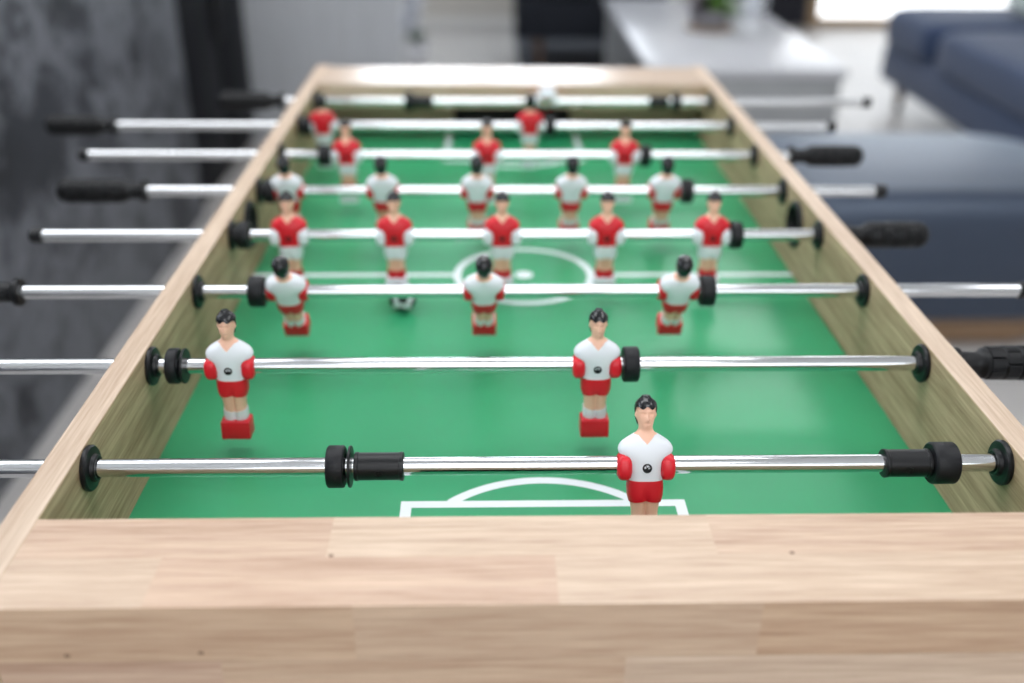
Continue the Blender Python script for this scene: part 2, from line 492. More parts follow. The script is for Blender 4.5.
# end rails: butcher-block beams, stave by stave
def stave_faces(bm, lay, origin, du, dv, un, layer, seed):
    """rows of staves laid on one face of a beam; origin + u*du + v*dv"""
    for (v0, v1, cuts, tones) in lay:
        for i in range(len(cuts)-1):
            ps = [origin+du*u+dv*v for u, v in ((cuts[i], v0), (cuts[i+1], v0), (cuts[i+1], v1), (cuts[i], v1))]
            f = bm.faces.new([bm.verts.new(p) for p in ps])
            f[layer] = tones[i % len(tones)]
def rail(y0, y1, z0, z1, top, front, back, flip=False, knots=()):
    bm = bmesh.new(); ly = bm.faces.layers.float.new('stave')
    e = Vector((1, 0, 0))
    stave_faces(bm, top, Vector((0, y0, z1)), e, Vector((0, y1-y0, 0)), None, ly, 0)
    stave_faces(bm, front, Vector((0, y0, z0)), e, Vector((0, 0, z1-z0)), None, ly, 1)
    stave_faces(bm, back, Vector((0, y1, z0)), e, Vector((0, 0, z1-z0)), None, ly, 2)
    W = HW-0.0003
    for ps in (((-W,y0,z0),(W,y0,z0),(W,y1,z0),(-W,y1,z0)), ((-W,y0,z0),(-W,y1,z0),(-W,y1,z1),(-W,y0,z1)), ((W,y0,z0),(W,y1,z0),(W,y1,z1),(W,y0,z1))):
        bm.faces.new([bm.verts.new(p) for p in ps])[ly] = 0.5
    bmesh.ops.remove_doubles(bm, verts=bm.verts[:], dist=1e-5)
    bmesh.ops.recalc_face_normals(bm, faces=bm.faces[:])
    for (p, nrm, r) in knots:
        u = Vector((1, 0, 0)); w = nrm.cross(u)
        f = bm.faces.new([bm.verts.new(p+nrm*0.0001+u*r*1.5*math.cos(a)+w*r*math.sin(a)) for a in [2*PI*i/10 for i in range(10)]])
        f.material_index = 1
    return to_mesh(bm, 'end_rail', [M['block'], M['knot']], smooth=False, recalc=False)
W = HW-0.0003
GZ = 0.0530     # top of the goal mouth
# cuts given in metres across the table
topN = [(0.0, 0.525, [-W, -0.219, -0.0045, W], [0.58, 0.12, 0.62]),
        (0.525, 1.0, [-W, -0.130, 0.0858, W], [0.22, 0.64, 0.32])]
frN = [(0.0, 1.0, [-W, -0.111, 0.102, W], [0.92, 0.84, 0.98])]
bkN = [(0.0, 1.0, [-W, -0.1, 0.1, W], [0.5, 0.3, 0.7])]
K = [(Vector((-0.1272, -0.1097, ZT)), Vector((0, 0, 1)), 0.0010), (Vector((0.1271, -0.1104, ZT)), Vector((0, 0, 1)), 0.0010),
     (Vector((-0.2619, YNN, 0.0577)), Vector((0, -1, 0)), 0.0011), (Vector((-0.1921, YNN, 0.0588)), Vector((0, -1, 0)), 0.0011)]
link('end_rail', rail(YNN, YN, GZ, ZT, topN, frN, bkN, knots=K), table, T)
link('end_rail', rail(YF, YFF, GZ, ZT, [(0.0, 0.5, [-W, -0.1, 0.15, W], [0.6, 0.8, 0.5]), (0.5, 1.0, [-W, 0.0, W], [0.7, 0.5])], bkN, bkN), table, T)
# aprons below the rails
def apron(y0, y1, lay):
    z0, z1 = -0.115, GZ-0.0002
    bm = bmesh.new(); ly = bm.faces.layers.float.new('stave')
    e = Vector((1, 0, 0))
    for yy in (y0, y1): stave_faces(bm, lay, Vector((0, yy, z0)), e, Vector((0, 0, z1-z0)), None, ly, 0)
    for ps in (((-W,y0,z0),(W,y0,z0),(W,y1,z0),(-W,y1,z0)), ((-W,y0,z1),(W,y0,z1),(W,y1,z1),(-W,y1,z1)), ((-W,y0,z0),(-W,y1,z0),(-W,y1,z1),(-W,y0,z1)), ((W,y0,z0),(W,y1,z0),(W,y1,z1),(W,y0,z1))):
        bm.faces.new([bm.verts.new(p) for p in ps])[ly] = 0.5
    bmesh.ops.remove_doubles(bm, verts=bm.verts[:], dist=1e-5)
    return to_mesh(bm, 'end_apron', M['block'], smooth=False)
layA = [(0.78, 1.0, [-W, -0.1826, 0.0322, W], [0.05, 0.86, 0.66]), (0.56, 0.78, [-W, -0.05, 0.2, W], [0.5, 0.7, 0.4]),
        (0.33, 0.56, [-W, -0.2, 0.1, W], [0.3, 0.8, 0.6]), (0.0, 0.33, [-W, 0.0, W], [0.6, 0.4])]
link('end_apron', apron(YNN, YNN+0.016, layA), table, T)
link('end_apron', apron(YFF-0.016, YFF, layA), table, T)
# goal walls under the rails: a board with the goal mouth cut out, and the dark goal pocket behind
def goal_wall(y0, y1, G=0.092):
    bm = bmesh.new()
    pts = [(-W, 0.0003), (-G, 0.0003), (-G, GZ-0.014), (G, GZ-0.014), (G, 0.0003), (W, 0.0003), (W, GZ-0.0003), (-W, GZ-0.0003)]
    pts[2] = (-G, GZ-0.002); pts[3] = (G, GZ-0.002)
    a = [bm.verts.new((x, y0, z)) for x, z in pts]; b = [bm.verts.new((x, y1, z)) for x, z in pts]
    n = len(pts)
    bm.faces.new(a); bm.faces.new(b)
    for i in range(n): bm.faces.new((a[i], a[(i+1) % n], b[(i+1) % n], b[i]))
    return to_mesh(bm, 'goal_wall', M['oak_x'], smooth=False)
def goal_pocket(yo, yi, G=0.091):
    bm = bmesh.new(); d = yi-yo
    t = 0.003*(1 if d > 0 else -1)
    z0, z1 = 0.0006, GZ-0.0025
    ya, yb = min(yo, yi), max(yo, yi)
    box(bm, -G, -G+0.003, ya, yb, z0, z1); box(bm, G-0.003, G, ya, yb, z0, z1)
    bk0, bk1 = (yi-0.003, yi) if d > 0 else (yi, yi+0.003)
    box(bm, -G+0.003, G-0.003, bk0, bk1, z0, z1)
    box(bm, -G+0.003, G-0.003, ya if d > 0 else ya+0.003, yb-0.003 if d > 0 else yb, z0, z0+0.001)
    return to_mesh(bm, 'goal_pocket', M['dark'], smooth=False)
link('goal_wall', goal_wall(YN-0.012, YN-0.0002), table, T)
link('goal_wall', goal_wall(YF+0.066, YF+0.078, 0.0955), table, T)
tag(link('goal_pocket', goal_pocket(YF+0.0785, YF+0.1045, 0.0945), table, T), 'dark goal mouth')
tag(link('goal_pocket', goal_pocket(YN-0.0125, YN-0.055), table, T), 'dark goal mouth')
# legs
def leg_mesh():
    bm = bmesh.new()
    box(bm, -0.03, 0.03, -0.03, 0.03, 0.02, Z0-0.0125-0.003, bevel=0.004)
    for v in bm.verts:
        if v.co.z < 0.3: v.co.x *= 0.72; v.co.y *= 0.72
    lathe_z(bm, [(0, 0), (0, 0.016), (0.008, 0.018), (0.02, 0.014), (0.02, 0)], 20)
    return to_mesh(bm, 'table_leg', M['oak_z'])
lm = leg_mesh()
for x in (-0.262, 0.262):
    for y in (YNN+0.055, YFF-0.055):
        link('table_leg', lm, table, (x, y, 0))

# rod bearings: black flanged bushes in the side panels
def bearing_mesh(sx):
    bm = bmesh.new()
    p = [(0.0, 0.0066), (0.0, 0.0150), (0.0022, 0.0152), (0.0034, 0.0142), (0.0036, 0.0105), (0.0040, 0.0092), (0.0062, 0.0088), (0.0068, 0.0080), (0.0068, 0.0066), (-0.017, 0.0066), (-0.017, 0.0082), (0.0, 0.0082)]
    pr = [(-sx*x, r) for x, r in p[:9]] + [(-sx*-0.017, 0.0066), (-sx*-0.017, 0.0081), (0.0, 0.0081)]
    ring_x(bm, pr, 40)
    return to_mesh(bm, 'rod_bearing', M['black'], angle=35)
for sx in (-1, 1):
    bmsh = bearing_mesh(sx)
    for k in range(8):
        link('rod_bearing', bmsh, table, (sx*(HW-0.0002), k*S, Z0+ZR))
# ball cups at the halfway line
def cup_mesh(sx):
    bm = bmesh.new()
    p = [(0.0, CUPR-0.004), (-0.004, CUPR-0.0025), (-0.0045, CUPR), (-0.0025, CUPR+0.0018), (0.0, CUPR+0.002), (0.0, CUPR-0.0025), (TH+0.002, CUPR-0.0025), (TH+0.002, CUPR-0.004)]
    ring_x(bm, [(sx*x, r) for x, r in p], 48)
    lathe_x(bm, [(sx*(TH-0.001), 0.0), (sx*(TH-0.001), CUPR-0.004), (sx*(TH+0.001), CUPR-0.004), (sx*(TH+0.001), 0.0)], 48)
    return to_mesh(bm, 'ball_cup', M['black'], angle=35)
for sx in (-1, 1):
    link('ball_cup', cup_mesh(sx), table, (sx*HW, CUPY, Z0+CUPZ))

# ================================================================== PLAYER FIGURES (millimetres, front = -y, rod axis at origin)
PROF = [  # z, half width, front depth, back depth, exponent
 (-47, 8.2, 5.6, 5.2, 2.6), (-42, 8.8, 6.2, 6.0, 2.6), (-36, 8.6, 6.6, 6.8, 2.6), (-30, 8.8, 7.2, 7.2, 2.6), (-25, 9.6, 7.8, 7.8, 2.6),
 (-20, 11.0, 8.6, 8.6, 2.7), (-14, 11.3, 8.9, 9.0, 2.7), (-10, 11.0, 8.9, 9.0, 2.7), (-5, 11.0, 9.0, 9.0, 2.6), (0, 11.3, 9.4, 9.2, 2.5),
 (4, 12.6, 9.7, 9.4, 2.4), (7, 15.6, 9.7, 9.3, 2.4), (9.5, 17.5, 9.5, 9.1, 2.4), (12.5, 17.3, 9.1, 8.8, 2.3), (15.5, 15.6, 8.3, 8.3, 2.2),
 (18, 12.4, 7.3, 7.5, 2.1), (20, 9.0, 6.3, 6.6, 2.0), (22, 5.9, 5.4, 5.8, 2.0), (24, 4.7, 5.0, 5.4, 2.0), (25.5, 4.5, 6.2, 5.2, 2.0),
 (27, 4.7, 7.1, 5.7, 2.0), (29.5, 5.3, 7.7, 6.8, 2.1), (33, 5.9, 7.9, 7.8, 2.2), (36.5, 6.3, 7.8, 8.2, 2.2), (39.5, 6.3, 7.3, 8.0, 2.1),
 (42, 5.5, 6.2, 6.8, 2.0), (44, 3.8, 4.2, 4.8, 2.0), (45.2, 1.6, 1.8, 2.0, 2.0)]
def interp(z):
    P = PROF
    if z <= P[0][0]: return P[0][1:]
    if z >= P[-1][0]: return P[-1][1:]
    for a, b in zip(P, P[1:]):
        if a[0] <= z <= b[0]:
            t = (z-a[0])/(b[0]-a[0])
            return tuple(a[i]+(b[i]-a[i])*t for i in range(1, 5))
def psm(z):
    w = [(-1.4, 1), (-0.7, 2), (0, 3), (0.7, 2), (1.4, 1)]
    acc = [0]*4
    for dz, k in w:
        q = interp(z+dz)
        for i in range(4): acc[i] += k*q[i]
    return [v/9 for v in acc]
def G2(d, s): return math.exp(-(d/s)**2)
def surf(z, ph, off=0.0, face=False):
    a, bf, bb, n = psm(z)
    c, s = math.cos(ph), math.sin(ph)
    b = bf if s < 0 else bb
    x = (a+off)*sgnpow(c, 2/n); y = (b+off)*sgnpow(s, 2/n)
    # groove between the legs, soft crease on the shorts
    g = 0.0
    if z < -11:
        g = (2.3 if z < -24 else 2.3*max(0, (-11-z)/13)**1.5)*G2(x, 1.5)
    y -= math.copysign(g, y) if abs(y) > 3 else 0
    if face and s < 0:
        y -= 3.0*G2(x, 1.1)*(G2(z-31.6, 1.7)) + 1.5*G2(x, 0.9)*G2(z-34.2, 1.6)       # nose
        y -= 0.7*G2(z-36.9, 1.0)*G2(x, 5)                                              # brow
        y += 1.35*(G2(x-2.5, 1.35)+G2(x+2.5, 1.35))*G2(z-35.0, 0.95)                       # eye sockets
        y -= 0.35*(G2(x-2.6, 0.9)+G2(x+2.6, 0.9))*G2(z-34.8, 0.65)                      # eyeballs
        y += 0.75*G2(x, 2.2)*G2(z-28.8, 0.45); y -= 0.35*G2(x, 2.0)*(G2(z-29.7, 0.5)+G2(z-27.9, 0.6))   # mouth, lips
        y -= 0.5*G2(x, 1.8)*G2(z-26.2, 0.9)                                             # chin
    if face:
        e = 1.4*G2(z-33.2, 2.1)*G2(y-0.4, 1.5)
        x += math.copysign(e, x) if abs(x) > 4 else 0                                   # ears
    return x, y
def shell(zb, zt, off, rows, seg=64, face=False, topcap=False, botcap=False, lip=0.9, wob=None, zpow=1.0):
    """a closed skin between two height curves zb(ph), zt(ph) lying off millimetres over the body"""
    bm = bmesh.new(); R = []
    phs = [2*PI*i/seg - PI/2 for i in range(seg)]
    ts = [k/rows for k in range(rows+1)]
    def row(t, o):
        out = []
        for ph in phs:
            b, tt = zb(ph), zt(ph)
            z = b+(tt-b)*t
            x, y = surf(z, ph, o, face)
            if wob:
                k = wob(x, y, z, ph); x *= k; y *= k
            out.append(bm.verts.new((x*0.001, y*0.001, z*0.001)))
        return out
    if not botcap: R.append(row(0.0, off-lip))
    for t in ts: R.append(row(t, off))
    if not topcap: R.append(row(1.0, off-lip))
    for a, b in zip(R, R[1:]):
        for i in range(seg):
            j = (i+1) % seg
            bm.faces.new((a[i], a[j], b[j], b[i]))
    bm.faces.new(R[0][::-1]) if botcap else None
    if topcap: bm.faces.new(R[-1])
    return bm
cst = lambda v: (lambda ph: v)
def xa(ph): return abs(math.cos(ph))
def front(ph): return max(0.0, -math.sin(ph))

def build_figure_meshes(team):
    c = dict(white=dict(j='white', a='red', s='red', k='white', b='red'), red=dict(j='red', a='white', s='white', k='red', b='white'))[team]
    out = {}
    # one continuous body: legs, trunk, neck, head with face
    out['player_figure'] = to_mesh(shell(cst(-47), cst(45.6), 0.0, 150, 72, face=True, topcap=True, botcap=True), 'player_figure', M['skin'], angle=60)
    # jersey with a V neck
    def jt(ph):
        if math.sin(ph) >= 0: return 20.9
        lo, hi = 14.0, 20.9
        for _ in range(30):
            z = (lo+hi)/2
            if z-15.3-0.98*abs(surf(z, ph, 0.55)[0]) > 0: hi = z
            else: lo = z
        return min(lo, 20.9)
    def jb(ph): return -9.6 + 0.25*math.cos(5*ph)
    out['jersey'] = to_mesh(shell(jb, jt, 0.55, 44, 96, lip=0.8), 'jersey', M[c['j']], angle=60)
    bm = bmesh.new()
    for sx in (-1,):
        superell(bm, (0, 0, 0), (5.2e-3, 8.8e-3, 9.0e-3), (0.72, 0.62), 40, 24)
        for v in bm.verts:                      # soft sleeve folds round the arm
            a = math.atan2(v.co.y, v.co.z)
            v.co *= 1+0.012*math.sin(v.co.x*5200)
    out['arm'] = to_mesh(bm, 'arm', M[c['a']], angle=70)
    def sb(ph): return -23.4-0.7*G2(math.cos(ph)*10, 3.5)*-1 - 0.4*abs(math.cos(ph))
    out['shorts'] = to_mesh(shell(sb, cst(-9.0), 0.75, 22, 72, lip=1.3), 'shorts', M[c['s']], angle=60)
    def kt(ph): return -36.3 - 0.9*G2(math.cos(ph)*9, 2.2) + 0.4*math.cos(2*ph)
    out['socks'] = to_mesh(shell(cst(-46.9), kt, 0.7, 14, 72, lip=1.2), 'socks', M[c['k']], angle=60)
    # hair cap: low at the neck, fringe over the brow
    def hb(ph):
        f = -math.sin(ph)
        if f > 0.12: return 39.2 + 0.75*math.cos(math.cos(ph)*8.0) - 0.5*xa(ph)
        t = min(1, max(0, (0.12-f)/0.60)); t = t*t*(3-2*t)
        return 38.8*(1-t)+26.6*t
    def wob(x, y, z, ph): return 1+0.035*math.sin(3.1*ph+z*0.25)*math.sin(z*0.55+1.3*math.cos(2*ph))
    out['hair'] = to_mesh(shell(hb, cst(46.3), 1.1, 24, 72, topcap=True, lip=1.1, wob=wob), 'hair', M['hair'], angle=60)
    # foot block
    bm = bmesh.new()
    box(bm, -0.0113, 0.0113, -0.0101, 0.0062, -0.0600, -0.0447, bevel=0.0011, seg=3)
    for v in bm.verts:
        if v.co.z > -0.050: v.co.y *= 0.93; v.co.x *= 0.985
        if v.co.z < -0.058: v.co.y += 0.0006
    out['foot_block'] = to_mesh(bm, 'foot_block', M[c['b']], angle=50)
    # screw head set in the chest at rod height
    bm = bmesh.new()
    n = 32
    prof = [(0.0, 0.0031), (-0.0007, 0.0031), (-0.0010, 0.0027), (-0.0010, 0.0022), (-0.0002, 0.0019), (-0.0002, 0.0)]
    rings = []
    for y, r in prof:
        rings.append([bm.verts.new((r*math.cos(2*PI*i/n), -0.0097+y, r*math.sin(2*PI*i/n))) for i in range(n)] if r > 0 else [bm.verts.new((0, -0.0097+y, 0))])
    for a, b in zip(rings, rings[1:]):
        for i in range(n):
            j = (i+1) % n
            bm.faces.new((a[i], a[j], b[j], b[i])) if len(b) > 1 else bm.faces.new((a[i], a[j], b[0]))
    bm.faces.new(rings[0])
    for ang in (0.5, 0.5+PI/2):                # cross recess ribs
        d = Vector((math.cos(ang), 0, math.sin(ang))); w = Vector((-d.z, 0, d.x))*0.0003
        vs = []
        for yy in (-0.0100, -0.0103):
            for sgn in ((1, 1), (1, -1), (-1, -1), (-1, 1)):
                vs.append(bm.verts.new(d*0.0018*sgn[0]+w*sgn[1]+Vector((0, yy, 0))))
        for f in ((0,1,2,3), (7,6,5,4), (0,4,5,1), (1,5,6,2), (2,6,7,3), (3,7,4,0)): bm.faces.new([vs[i] for i in f])
    out['screw'] = to_mesh(bm, 'screw', M['black'], angle=35)
    return out
FIG = {t: build_figure_meshes(t) for t in ('white', 'red')}

def add_figure(rod, team, x, tilt, away):
    """tilt in degrees: positive swings the feet towards the camera; away: shows its back to the camera"""
    fm = FIG[team]
    rz = PI if away else 0.0
    b = link('player_figure', fm['player_figure'], rod, (x, 0, 0))
    b.rotation_mode = 'XYZ'
    b.matrix_local = Matrix.Translation((x, 0, 0)) @ Matrix.Rotation(-math.radians(tilt), 4, 'X') @ Matrix.Rotation(rz, 4, 'Z')
    b['label'] = 'player figure in %s jersey' % team
    for nm in ('jersey', 'shorts', 'socks', 'hair', 'foot_block', 'screw'):
        link(nm, fm[nm], b)
    for sx in (-1, 1):
        a = link('arm', fm['arm'], b, (sx*0.0141, -0.0018, -0.0004))
        if sx > 0: a.rotation_euler = (0, 0, 0)
    return b

# ================================================================== RODS
def bar_mesh(x0, x1):
    bm = bmesh.new(); r = 0.00595
    lathe_x(bm, [(x0, r-0.0006), (x0+0.0006, r), (x1-0.0006, r), (x1, r-0.0006)], 48)
    return to_mesh(bm, 'rod_bar', M['chrome'], angle=30)
def bumper_mesh(x0, x1, r=0.0139):
    bm = bmesh.new(); c = 0.0012
    ring_x(bm, [(x0, 0.0060), (x0, r-c), (x0+c*0.5, r-c*0.3), (x0+c, r), (x1-c, r), (x1-c*0.5, r-c*0.3), (x1, r-c), (x1, 0.0096), (x1-0.0015, 0.0088), (x1-0.0015, 0.0060)], 44)
    return to_mesh(bm, 'bumper', M['rubber'], angle=35)
def washer_mesh(x0, x1, r=0.0137):
    bm = bmesh.new()
    ring_x(bm, [(x0, 0.0060), (x0, r-0.0004), (x0+0.0004, r), (x1-0.0004, r), (x1, r-0.0004), (x1, 0.0060)], 44)
    return to_mesh(bm, 'washer', M['black'], angle=35)
def collar_mesh(x0, x1, r=0.0091):
    bm = bmesh.new()
    ring_x(bm, [(x0, 0.0060), (x0, r-0.0005), (x0+0.0006, r+0.0004), (x0+0.0025, r+0.0004), (x0+0.003, r), (x1-0.003, r), (x1-0.0025, r+0.0004), (x1-0.0006, r+0.0004), (x1, r-0.0005), (x1, 0.0060)], 44)
    # set screw ring on the side facing the goal end
    xm = (x0+x1)/2
    n = 20
    for r0, r1, yy in ((0.0019, 0.0024, -r-0.0003),):
        a = [bm.verts.new((xm+r0*math.cos(2*PI*i/n), yy, r0*math.sin(2*PI*i/n))) for i in range(n)]
        b = [bm.verts.new((xm+r1*math.cos(2*PI*i/n), yy, r1*math.sin(2*PI*i/n))) for i in range(n)]
        d = [bm.verts.new((xm+r1*math.cos(2*PI*i/n), yy+0.0012, r1*math.sin(2*PI*i/n))) for i in range(n)]
        e = [bm.verts.new((xm+r0*math.cos(2*PI*i/n), yy+0.0012, r0*math.sin(2*PI*i/n))) for i in range(n)]
        for p, q in ((a, b), (b, d), (d, e), (e, a)):
            for i in range(n):
                j = (i+1) % n; bm.faces.new((p[i], p[j], q[j], q[i]))
        s = 0.0007
        box(bm, xm-s, xm+s, yy, yy+0.001, -s, s)
    return to_mesh(bm, 'stop_collar', M['black'], angle=35)
def cap_mesh(x0, x1):
    bm = bmesh.new(); r = 0.0078
    a, b = (x0, x1)
    lathe_x(bm, [(a, 0.0), (a, r-0.0012), (a+0.0012, r), (b-0.0006, r), (b, r-0.0006), (b, 0.0)], 36)
    return to_mesh(bm, 'end_cap', M['black'], angle=35)
def handle_mesh(xi, xo):
    """handle from its inner flange xi to its tip xo (either direction), with a tread of raised pads"""
    sg = 1 if xo > xi else -1; L = abs(xo-xi)
    bm = bmesh.new()
    prof = [(0.0, 0.0), (0.0, 0.0112), (0.0008, 0.0125), (0.0045, 0.0125), (0.0055, 0.0112), (0.0075, 0.0092), (0.018, 0.0088), (0.0215, 0.0098), (0.024, 0.0122)]
    n = 96
    g0, g1 = 0.026, L-0.010
    m = 100
    rings = []
    for x, r in prof: rings.append((x, [r]*n))
    for k in range(m+1):
        x = g0+(g1-g0)*k/m
        u = (x-g0)/0.0125
        base = 0.0132+0.0006*math.sin(PI*(x-g0)/(g1-g0))
        fu = abs((u % 1)-0.5)*2
        rr = []
        for i in range(n):
            w = (i/n*8+0.5*(int(u) % 2)) % 1
            fw = abs(w-0.5)*2
            d = max(min(1, max(0, (fu-0.80)/0.1)), min(1, max(0, (fw-0.84)/0.1)))
            rr.append(base-0.0013*d)
        rings.append((x, rr))
    for t in (0.25, 0.5, 0.72, 0.88, 0.97):
        rings.append((L-0.010+0.010*t, [0.0130*math.sqrt(max(0, 1-t*t))]*n))
    rings.append((L, [0.0]*n))
    prev = None
    for x, rr in rings:
        if max(rr) < 1e-7: cur = [bm.verts.new((xi+sg*x, 0, 0))]
        else: cur = [bm.verts.new((xi+sg*x, rr[i]*math.cos(2*PI*i/n), rr[i]*math.sin(2*PI*i/n))) for i in range(n)]
        if prev:
            for i in range(n):
                j = (i+1) % n
                if len(prev) == 1: bm.faces.new((prev[0], cur[i], cur[j]))
                elif len(cur) == 1: bm.faces.new((prev[i], cur[0], prev[j]))
                else: bm.faces.new((prev[i], cur[i], cur[j], prev[j]))
        prev = cur
    return to_mesh(bm, 'handle', M['grip'], angle=30)

RODS = [
 dict(team='white', x=[0.0620], tilt=20, away=False, left=('cap', -0.50), right=('handle', 0.335, 0.437), bump=[(-0.1455, -0.1340), (0.2506, 0.2668)], wash=[(-0.1316, -0.1298)], coll=[(-0.1280, -0.0958), (0.2192, 0.2500)],
      label='chrome rod nearest the camera carrying one white-shirted goalkeeper figure'),
 dict(team='white', x=[-0.2387, 0.0436], tilt=3, away=False, left=('cap', -0.50), right=('handle', 0.3225, 0.425), bump=[(-0.2862, -0.2775), (0.0640, 0.0761)], wash=[(-0.2748, -0.2728)], coll=[],
      label='chrome rod with two white-shirted defender figures facing the near end'),
 dict(team='white', x=[-0.2193, -0.0440, 0.1308], tilt=-28, away=True, left=('handle', -0.4537, -0.556), right=('cap', 0.4535), bump=[(-0.2526, -0.2393), (0.1505, 0.1630)], wash=[], coll=[],
      label='chrome rod with three white-shirted figures seen from behind'),
 dict(team='red', x=[-0.2408, -0.1346, -0.0258, 0.0804, 0.1883], tilt=0, away=False, left=('cap', -0.5004), right=('handle', 0.3225, 0.4129), bump=[(-0.2926, -0.2810), (0.2070, 0.2192)], wash=[], coll=[],
      label='chrome rod with five red-shirted figures in a row'),
 dict(team='white', x=[-0.2667, -0.1592, -0.0523, 0.0550, 0.1617], tilt=-17, away=True, left=('handle', -0.4253, -0.526), right=('cap', 0.4172), bump=[(-0.2926, -0.2805), (0.1815, 0.1939)], wash=[], coll=[],
      label='chrome rod with five white-shirted figures seen from behind'),
 dict(team='red', x=[-0.2167, -0.0407, 0.1327], tilt=0, away=False, left=('cap', -0.5503), right=('handle', 0.343, 0.4379), bump=[(-0.2518, -0.2370), (0.1535, 0.1657)], wash=[], coll=[],
      label='chrome rod with three red-shirted figures facing the near end'),
 dict(team='red', x=[-0.2664, 0.0190], tilt=-4, away=True, left=('handle', -0.5476, -0.6453), right=('cap', 0.4448), bump=[(-0.2926, -0.2815), (0.0400, 0.0536)], wash=[], coll=[],
      label='chrome rod with two red-shirted defender figures seen from behind'),
 dict(team='red', x=[0.0470], tilt=116, away=False, left=('handle', -0.3428, -0.4424), right=('cap', 0.5413), bump=[(-0.1635, -0.1515), (0.2392, 0.2514)], wash=[], coll=[(-0.1510, -0.1215), (0.2043, 0.2331)],
      label='farthest chrome rod, its one red goalkeeper figure tipped feet-up before the goal'),
]
for k, R in enumerate(RODS):
    rod = empty('foosball_rod', (0, k*S, Z0+ZR))
    tag(rod, R['label'], 'foosball rod', 'foosball rods')
    xl = R['left'][1]-0.0 if R['left'][0] == 'cap' else R['left'][1]-0.004
    xr = R['right'][1] if R['right'][0] == 'cap' else R['right'][1]+0.004
    link('rod_bar', bar_mesh(xl+0.004 if R['left'][0] == 'cap' else xl, xr-0.004 if R['right'][0] == 'cap' else xr), rod)
    for sd, sg in (('left', -1), ('right', 1)):
        h = R[sd]
        if h[0] == 'cap':
            x = h[1]
            link('end_cap', cap_mesh(*((x, x+0.0125) if sg < 0 else (x-0.0125, x))), rod)
        else:
            link('handle', handle_mesh(h[1], h[2]), rod)
    for a, b in R['bump']: link('bumper', bumper_mesh(a, b), rod)
    for a, b in R['wash']: link('washer', washer_mesh(a, b), rod)
    for a, b in R['coll']: link('stop_collar', collar_mesh(a, b), rod)
    for x in R['x']: add_figure(rod, R['team'], x, R['tilt'], R['away'])

# ================================================================== BALL
def ball_mesh(r):
    bm = bmesh.new()
    bmesh.ops.create_icosphere(bm, subdivisions=5, radius=1.0)
    ph = (1+5**0.5)/2
    ico = [Vector(p).normalized() for a in (-1, 1) for b in (-ph, ph) for p in ((0, a, b), (a, b, 0), (b, 0, a))]
    for f in bm.faces:
        c = f.calc_center_median().normalized()
        best = max(ico, key=lambda q: q.dot(c))
        # regular pentagon test around the icosahedron vertex
        nb = [q for q in ico if q is not best and q.dot(best) > 0.3]
        d = max((q-best*q.dot(best)).normalized().dot(c-best*c.dot(best)) for q in nb)
        f.material_index = 1 if d < 0.36 else 0
    for v in bm.verts: v.co *= r
    return to_mesh(bm, 'soccer_ball', [M['white'], M['ballblack']], angle=60)
M['ballblack'] = plain('ball_black', srgb(26, 27, 31), rough=0.35)
BR = 0.0143
ball = link('soccer_ball', ball_mesh(BR), None, (-0.1274, 0.3931, Z0+BR+0.0002))
ico_v = Vector((0, 1, (1+5**0.5)/2)).normalized()
qa = ico_v.rotation_difference(Vector((0.08, -0.95, 0.26)).normalized())
ball.rotation_euler = qa.to_euler()
tag(ball, 'small black and white football on the green playfield near the centre circle', 'ball')

# ================================================================== BACKGROUND FURNITURE
M['ctop'] = plain('pale_stone_top', srgb(206, 207, 212), rough=0.22, noise=0.05, nscale=6)
M['cbody'] = plain('grey_concrete', srgb(164, 166, 168), rough=0.6, noise=0.08, nscale=8)
ct = empty('coffee_table', (0.93, 4.05, 0))
tag(ct, 'long low pale stone coffee table beyond the far end of the football table', 'coffee table')
link('table_top', boxmesh('table_top', M['ctop'], -0.368, 0.366, -0.875, 0.79, 0.385, 0.42, bevel=0.004), ct)
bm = bmesh.new()
box(bm, -0.35, 0.348, -0.86, -0.80, 0.0, 0.3848, bevel=0.004)
link('front_panel', to_mesh(bm, 'front_panel', M['cbody']), ct)
bm = bmesh.new()
box(bm, -0.35, 0.348, 0.71, 0.77, 0.0, 0.3848, bevel=0.004)
link('back_panel', to_mesh(bm, 'back_panel', M['cbody']), ct)
link('shelf', boxmesh('shelf', M['cbody'], -0.33, 0.328, -0.7995, 0.7095, 0.06, 0.09, bevel=0.003), ct)

def leaf(bm, base, direc, length, width, droop, mi=0):
    d = Vector(direc).normalized(); side = d.cross(Vector((0, 0, 1)))
    side = side.normalized() if side.length > 1e-4 else Vector((1, 0, 0))
    up = side.cross(d); prev = None; n = 7
    for i in range(n+1):
        t = i/n
        c = Vector(base)+d*length*t + Vector((0, 0, -droop*length*t*t))
        w = width*math.sin(PI*min(0.97, t*0.92+0.08))**0.8
        row = [bm.verts.new(c-side*w+up*w*0.25), bm.verts.new(c), bm.verts.new(c+side*w+up*w*0.25)]
        if prev:
            for j in range(2): bm.faces.new((prev[j], prev[j+1], row[j+1], row[j])).material_index = mi
        prev = row
M['leaf'] = plain('leaf_green', srgb(128, 168, 84), rough=0.45, noise=0.25, nscale=14)
M['leafdark'] = plain('leaf_dark_green', srgb(62, 92, 52), rough=0.45, noise=0.25, nscale=14)
M['leafplum'] = plain('leaf_plum', srgb(92, 74, 92), rough=0.5, noise=0.2, nscale=14)
M['pot'] = plain('grey_ceramic', srgb(132, 130, 134), rough=0.45)
M['tray'] = wood('wood_tray', srgb(176, 150, 124), srgb(140, 112, 88), 'x')
M['soil'] = plain('soil', srgb(60, 48, 40), rough=0.9, noise=0.3, nscale=80)
pp = empty('potted_plant', (0.935, 3.98, 0.42))
tag(pp, 'leafy green plant in a grey pot on the pale coffee table', 'plant')
